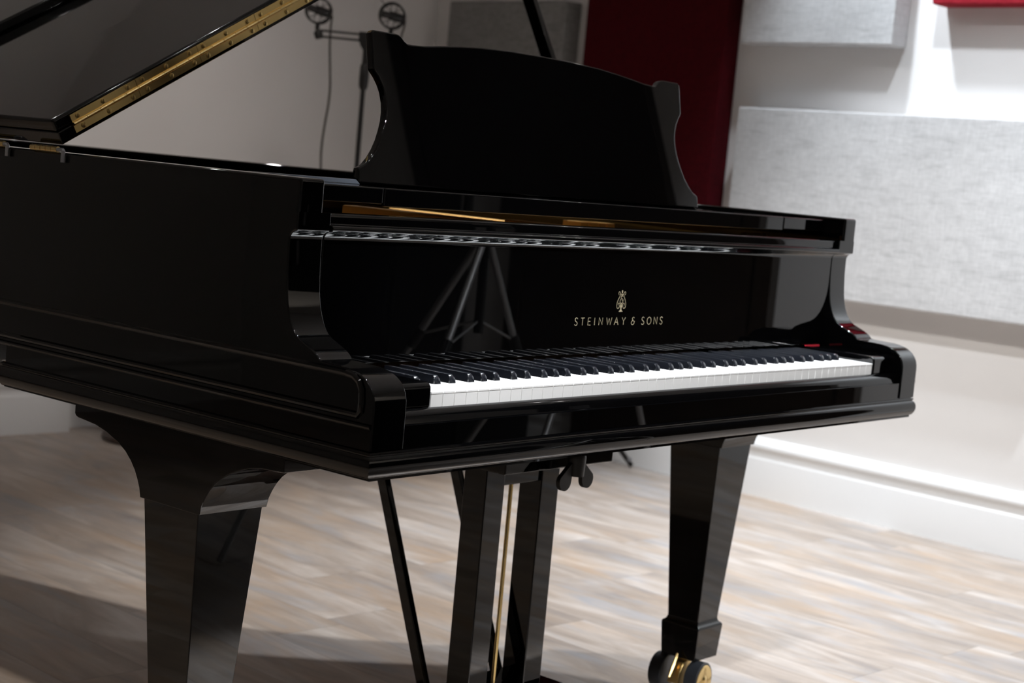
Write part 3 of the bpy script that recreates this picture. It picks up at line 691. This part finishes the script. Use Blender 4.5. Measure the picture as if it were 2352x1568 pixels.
# ---- pedal lyre
ly = bmesh.new()
box(0.463, 0.759, 0.240, 0.395, -0.195, -0.104, bm=ly); bmesh.ops.recalc_face_normals(ly, faces=ly.faces); bevel(ly, 0.003, 2)
lyre = put('pedal_lyre', ly, LACQ, piano)
for x0 in (0.511, 0.6615):
    sub(lyre, 'lyre_post', box(x0, x0 + 0.0495, 0.317, 0.367, -0.606, -0.1955, 0.0022), LACQ)
sub(lyre, 'lyre_crossbar', box(0.5607, 0.6613, 0.322, 0.362, -0.236, -0.1955, 0.002), LACQ)
sub(lyre, 'lyre_box', box(0.466, 0.756, 0.290, 0.425, -0.680, -0.6065, 0.008), LACQ)
for x in (0.541, 0.6085, 0.681):
    sub(lyre, 'pedal_rod', tube([(x, 0.372 if abs(x - 0.6085) > 0.01 else 0.3420, -0.604), (x, 0.372 if abs(x - 0.6085) > 0.01 else 0.3420, -0.2365)], 0.0038, 14), BRASS, wn=False)
for x in (0.541, 0.611, 0.681):
    pr = [(0.292, -0.668), (0.292, -0.655), (0.24, -0.653), (0.20, -0.659), (0.19, -0.668), (0.20, -0.672), (0.24, -0.668)]
    sub(lyre, 'pedal', bevel(prism(pr, x - 0.018, x + 0.018, 'X'), 0.003, 2), BRASS)
def brace(p0, p1, wdt, dep):
    b = bmesh.new(); p0 = Vector(p0); p1 = Vector(p1)
    V = [b.verts.new(p + Vector((i * wdt / 2, j * dep / 2, 0))) for p in (p0, p1) for i, j in ((-1, -1), (1, -1), (1, 1), (-1, 1))]
    for f in ((0, 1, 2, 3), (7, 6, 5, 4), (0, 4, 5, 1), (1, 5, 6, 2), (2, 6, 7, 3), (3, 7, 4, 0)): b.faces.new([V[i] for i in f])
    bmesh.ops.recalc_face_normals(b, faces=b.faces); return bevel(b, 0.0015, 2)
for x in (0.527, 0.722):
    sub(lyre, 'lyre_brace', brace((x, 0.418, -0.640), (x, 0.650, -0.060), 0.014, 0.022), LACQ)
# ---- wing nut under the key bed
wnb = bmesh.new()
tube([(0.606, 0.205, -0.104), (0.606, 0.205, -0.150)], 0.006, 16, bm=wnb)
tube([(0.606, 0.205, -0.168), (0.606, 0.205, -0.200)], [0.016, 0.0145], 20, bm=wnb)
tube([(0.606, 0.205, -0.150), (0.606, 0.205, -0.169)], [0.013, 0.016], 20, bm=wnb)
for sg in (-1, 1):
    pr = [(0.606 + sg * 0.011, -0.173)] + [(0.606 + sg * (0.0305 + 0.0155 * math.cos(math.radians(t))), -0.2075 + 0.0155 * math.sin(math.radians(t))) for t in range(30, -181, -15)]
    prism(pr, 0.201, 0.209, 'Y', bm=wnb)
bmesh.ops.recalc_face_normals(wnb, faces=wnb.faces)
put('wing_nut', wnb, BLKMET, piano, sharp=35, wn=False)

# ================================================================ MICROPHONES ON THEIR STAND
MP = Vector((2.43, 2.60, 0)); yaw = 0.68433
fh = Vector((math.cos(yaw), math.sin(yaw), 0)); rh = Vector((math.sin(yaw), -math.cos(yaw), 0))
def M(a, z, c=0.0): return MP + rh * a + Vector((0, 0, z)) - fh * c
ms = thing('microphone_stand', 'thin black microphone stand with twin-rail stereo bar behind the piano', 'microphone stand', (2.43, 2.60, 0))
put('pole', tube([M(0, -0.66), M(0, 0.585)], 0.0085, 16), BLKMET, ms, wn=False)
put('pole_clutch', tube([M(0, 0.520), M(0, 0.532), M(0, 0.560), M(0, 0.60), M(0, 0.607)], [0.011, 0.0155, 0.0165, 0.0155, 0.012], 16), BLKMET, ms, wn=False)
hd = bmesh.new()
prism([(-0.024, 0.690), (0.022, 0.690), (0.020, 0.672), (0.040, 0.642), (0.036, 0.618), (0.012, 0.618), (0.010, 0.600), (-0.010, 0.600), (-0.010, 0.650), (-0.022, 0.668)], -0.009, 0.009, 'Y', bm=hd)
for v in hd.verts: a, c, z = v.co.x, v.co.y, v.co.z; v.co = M(a, z, c)
put('swivel_head', hd, BLKMET, ms, wn=False)
sb = bmesh.new()
for z in (0.703, 0.683): tube([M(-0.168, z + 0.001), M(0.10, z - 0.001)], 0.0040, 10, bm=sb)
put('stereo_bar', sb, BLKMET, ms, wn=False)
cl = bmesh.new(); box(-0.028, 0.016, -0.008, 0.008, 0.676, 0.712, bm=cl)
for v in cl.verts: a, c, z = v.co.x, v.co.y, v.co.z; v.co = M(a, z, c)
bmesh.ops.recalc_face_normals(cl, faces=cl.faces); bevel(cl, 0.003, 2); put('bar_clamp', cl, BLKMET, ms)
for k in range(3):
    a = k * 2.0944 + 0.4; d = Vector((math.cos(a), math.sin(a), 0))
    put('leg', tube([MP + Vector((0, 0, -0.56)) + d * 0.012, MP + d * 0.30 + Vector((0, 0, -Z0 + 0.008))], 0.007, 10), BLKMET, ms, wn=False)
def mic(a0, z0, label, zt):
    t = thing('studio_microphone', label, 'microphone', tuple(M(a0, Z0 + z0)), 'pair of shock-mounted microphones')
    o = t.location
    def Q(a, z, c=0.0): return M(a0 + a, z0 + z, c)
    ring = bmesh.new()
    for cc in (-0.022, 0.022):
        tube([Q(0.0415 * math.cos(k * math.pi / 18), 0.0415 * math.sin(k * math.pi / 18), cc) for k in range(36)], 0.0031, 8, closed=True, bm=ring)
    for k in range(4):
        an = math.radians(45 + 90 * k); tube([Q(0.0415 * math.cos(an), 0.0415 * math.sin(an), -0.022), Q(0.0415 * math.cos(an), 0.0415 * math.sin(an), 0.022)], 0.0022, 8, bm=ring)
    put('shock_mount_ring', ring, BLKMET, t, wn=False)
    el = bmesh.new()
    for cc in (-0.022, 0.022):
        for k in range(12):
            an = math.radians(30 * k + 8); bn = an + math.radians(22 * (1 if k % 2 else -1))
            tube([Q(0.041 * math.cos(an), 0.041 * math.sin(an), cc), Q(0.014 * math.cos(bn), 0.014 * math.sin(bn), cc * 0.5)], 0.0008, 5, bm=el)
    put('elastic_cord', el, BLKMET, t, wn=False)
    bd = [Q(-0.036, 0.0 + zt, 0.020), Q(-0.030, 0.0 + zt, 0.018), Q(-0.010, zt * 0.3, 0.004), Q(-0.006, zt * 0.3, 0.002), Q(0.024, -0.004, -0.016), Q(0.034, -0.006, -0.022), Q(0.040, -0.008, -0.026)]
    put('microphone_body', tube(bd, [0.008, 0.0115, 0.0115, 0.015, 0.015, 0.012, 0.007], 16), BLKMET, t, wn=False)
    hl = tube([Q(-0.028, 0.036), Q(-0.044, 0.052)], 0.0016, 6); 
    put('knob', tube([Q(0.0, -0.040), Q(0.0, -0.052), Q(-0.001, -0.062)], [0.006, 0.0085, 0.007], 12, bm=hl), BLKMET, t, wn=False)
    return t
mic(-0.169, 0.768, 'left one of the two round shock-mounted microphones, on the left end of the stereo bar', 0.008)
mic(0.078, 0.773, 'right one of the two round shock-mounted microphones, just above the music desk corner', 0.002)
# knuckles that join the mounts to the bar belong to the stand
kb2 = tube([M(-0.163, 0.708), M(-0.165, 0.694), M(-0.160, 0.676)], [0.009, 0.016, 0.013], 12)
put('end_knuckle', kb2, BLKMET, ms, wn=False)
put('end_knuckle', tube([M(0.085, 0.712), M(0.088, 0.694), M(0.088, 0.676)], [0.009, 0.014, 0.012], 12), BLKMET, ms, wn=False)
def cv3(pts, n=6):
    res = []
    for i in range(len(pts) - 1):
        p0 = Vector(pts[max(i - 1, 0)]); p1 = Vector(pts[i]); p2 = Vector(pts[i + 1]); p3 = Vector(pts[min(i + 2, len(pts) - 1)])
        for k in range(n):
            t = k / n; res.append(0.5 * ((2 * p1) + (p2 - p0) * t + (2 * p0 - 5 * p1 + 4 * p2 - p3) * t * t + (3 * p1 - p0 - 3 * p2 + p3) * t ** 3))
    res.append(Vector(pts[-1])); return res
cb1 = put('microphone_cable', tube(cv3([M(-0.126, 0.757, -0.028), M(-0.127, 0.72, -0.02), M(-0.123, 0.66), M(-0.117, 0.59), M(-0.111, 0.52), M(-0.112, 0.46), M(-0.118, 0.40), M(-0.123, 0.33), M(-0.121, 0.25), M(-0.10, 0.0), M(-0.08, -0.4), M(-0.12, -0.70), M(-0.2, -0.733)]), 0.0040, 8), CABLE, wn=False)
tag(cb1, 'dark cable hanging down from the left microphone beside the stand', 'cable', 'microphone cables')
cb2 = put('microphone_cable', tube(cv3([M(0.120, 0.765, -0.028), M(0.119, 0.74, -0.02), M(0.113, 0.70), M(0.112, 0.62), M(0.10, 0.4), M(0.07, 0.0), M(0.05, -0.4), M(0.08, -0.70), M(0.16, -0.733)]), 0.0036, 8), CABLE, wn=False)
tag(cb2, 'dark cable dropping from the right microphone behind the music desk', 'cable', 'microphone cables')

# ---------------------------------------------------------------- aluminium tripod in front of the keyboard (mirrored in the fallboard)
ALU = simple('brushed_aluminium', (0.55, 0.56, 0.58), 0.32, metal=0.9)
tc_ = Vector((1.372, -0.80, 0.15))
tt = thing('camera_tripod', 'aluminium tripod standing in front of the keyboard, its slanted legs mirrored in the fallboard', 'tripod', (1.372, -0.80, 0))
for ex, ey in ((1.905, -0.86), (0.80, -0.62), (1.30, -1.36)):
    e = Vector((ex, ey, -Z0 + 0.008)); dv_ = e - tc_
    lo_ = put('leg', tube([tc_ + dv_ * 0.03, tc_ + dv_ * 0.30], 0.009, 12), ALU, tt, wn=False)
    sub(lo_, 'leg_lock', tube([tc_ + dv_ * 0.285, tc_ + dv_ * 0.335], 0.0135, 12), BLKMET, wn=False)
    sub(lo_, 'lower_leg', tube([tc_ + dv_ * 0.336, e], 0.0075, 12), ALU, wn=False)
    sub(lo_, 'spreader_arm', tube([tc_ + dv_ * 0.30, Vector((tc_.x, tc_.y, -0.06))], 0.003, 8), ALU, wn=False)
put('centre_column', tube([tc_ + Vector((0, 0, -0.24)), tc_ + Vector((0, 0, 0.10))], 0.012, 12), BLKMET, tt, wn=False)
put('tripod_head', box(1.332, 1.412, -0.84, -0.76, 0.252, 0.32, 0.01), BLKMET, tt)
# low black cabinet further along the right wall, added unseen to darken the fallboard reflection
cbq = thing('storage_cabinet', 'low black storage cabinet against the right wall beyond the dark door', 'cabinet', tuple(room(6.3, 0.25, 0)))
put('body', quadbox(5.62, 7.2, 0.02, 0.45, -Z0, 0.55, 0.006, 2), BLKMET, cbq)
for k_ in range(3):
    dr = put('door', quadbox(5.64 + k_ * 0.52, 5.64 + k_ * 0.52 + 0.50, 0.451, 0.468, -Z0 + 0.05, 0.53, 0.003, 2), BLKMET, cbq)
    sub(dr, 'handle', tube([room(6.08 + k_ * 0.52, 0.478, 0.0), room(6.08 + k_ * 0.52, 0.478, 0.12)], 0.005, 8), ALU, wn=False)

# ---------------------------------------------------------------- low tripod stand by the right wall (one leg shows)
tp_ = Vector((3.14, 2.22, 0))
ts = thing('tripod_stand', 'low black tripod stand by the right wall, one steel-tipped leg showing below the piano', 'stand', (tp_.x, tp_.y, 0))
put('pole', tube([tp_ + Vector((0, 0, -0.60)), tp_ + Vector((0, 0, -0.05))], 0.010, 12), BLKMET, ts, wn=False)
foot = Vector((3.3555, 1.998, -Z0 + 0.010)); dv = foot - tp_; base_r = math.hypot(dv.x, dv.y); a0 = math.atan2(dv.y, dv.x)
for k in range(3):
    an = a0 + k * 2.0944; e = tp_ + Vector((math.cos(an) * base_r * (1 if k != 0 else 1), math.sin(an) * base_r, -Z0 + 0.010))
    l_ = put('leg', tube([tp_ + Vector((0, 0, -0.36)) + (e - tp_) * 0.03, e], 0.0095, 10), BLKMET, ts, wn=False)
    st = tube([e + (tp_ - e).normalized() * 0.0 + Vector((0, 0, 0.012)) - fh * 0.012 + Vector((-0.006, 0.004, 0.012)), e + Vector((-0.012, 0.008, 0.026)) - fh * 0.016], [0.0075, 0.0075], 12)
    c_ = sub(l_, 'foot_cap', st, STEEL, wn=False)

# ---------------------------------------------------------------- pedestal stool near the rear wall
sp = Vector((2.03, 3.10, 0))
so = thing('pedestal_stool', 'dark wooden round pedestal stool near the rear wall, its base ring showing under the piano', 'stool', (sp.x, sp.y, 0))
def lathe(rows, n=36):
    b = bmesh.new(); R2 = [[b.verts.new(sp + Vector((r * math.cos(2 * math.pi * k / n), r * math.sin(2 * math.pi * k / n), z))) for k in range(n)] for r, z in rows]
    for A, B in zip(R2, R2[1:]):
        for k in range(n): b.faces.new((A[k], A[(k + 1) % n], B[(k + 1) % n], B[k]))
    b.faces.new(R2[0][::-1]); b.faces.new(R2[-1]); return b
put('base', lathe([(0.150, -Z0), (0.158, -Z0 + 0.008), (0.155, -Z0 + 0.020), (0.110, -Z0 + 0.026), (0.070, -Z0 + 0.040), (0.052, -Z0 + 0.060)]), DWOOD, so, wn=False)
put('column', lathe([(0.050, -Z0 + 0.0605), (0.040, -Z0 + 0.10), (0.034, -Z0 + 0.30), (0.040, -Z0 + 0.42)]), DWOOD, so, wn=False)
put('seat', lathe([(0.12, -Z0 + 0.421), (0.165, -Z0 + 0.430), (0.170, -Z0 + 0.450), (0.160, -Z0 + 0.462)]), DWOOD, so, wn=False)

# ---------------------------------------------------------------- ceiling spot fixtures out of view: lamp bodies, and extras added for glints
GLINT = {(0.40, -0.75), (0.65, -0.75), (0.35, 1.05), (-0.9, -0.70), (-0.9, -0.45), (0.3, 2.3)}  # added fixtures with strong lenses, for glints on the black edges
for x_, y_ in [(l[0], l[1]) for l in LAMPS] + [(0.40, -0.75), (0.65, -0.75), (0.35, 1.05), (-0.9, -0.70), (-0.9, -0.45), (0.3, 2.3), (-2.3, 0.6), (1.5, -2.2)]:
    p = Vector((x_, y_, 0))
    b = bmesh.new()
    R3 = [(0.058, CEIL), (0.058, CEIL - 0.055), (0.054, CEIL - 0.055), (0.050, CEIL - 0.006)]
    n = 28; rings = [[b.verts.new(Vector((p.x + r * math.cos(2 * math.pi * k / n), p.y + r * math.sin(2 * math.pi * k / n), z))) for k in range(n)] for r, z in R3]
    for A, B in zip(rings, rings[1:]):
        for k in range(n): b.faces.new((A[k], A[(k + 1) % n], B[(k + 1) % n], B[k]))
    b.faces.new(rings[-1])
    o = put('ceiling_spotlight', b, SKIRT, wn=False)
    lb = bmesh.new(); zc = CEIL - 0.0535
    bmesh.ops.create_circle(lb, cap_ends=True, radius=0.0145, segments=20, matrix=Matrix.Translation((p.x, p.y, zc)))
    le = sub(o, 'lens', lb, GLINT_LENS if (x_, y_) in GLINT else LENS, smooth=False)
    tag(o, 'small round white recessed ceiling spotlight with a lit lens', 'ceiling light', 'ceiling spotlights')
for o in list(bpy.data.objects):
    for k in ('_root', '_origin'):
        if k in o: del o[k]
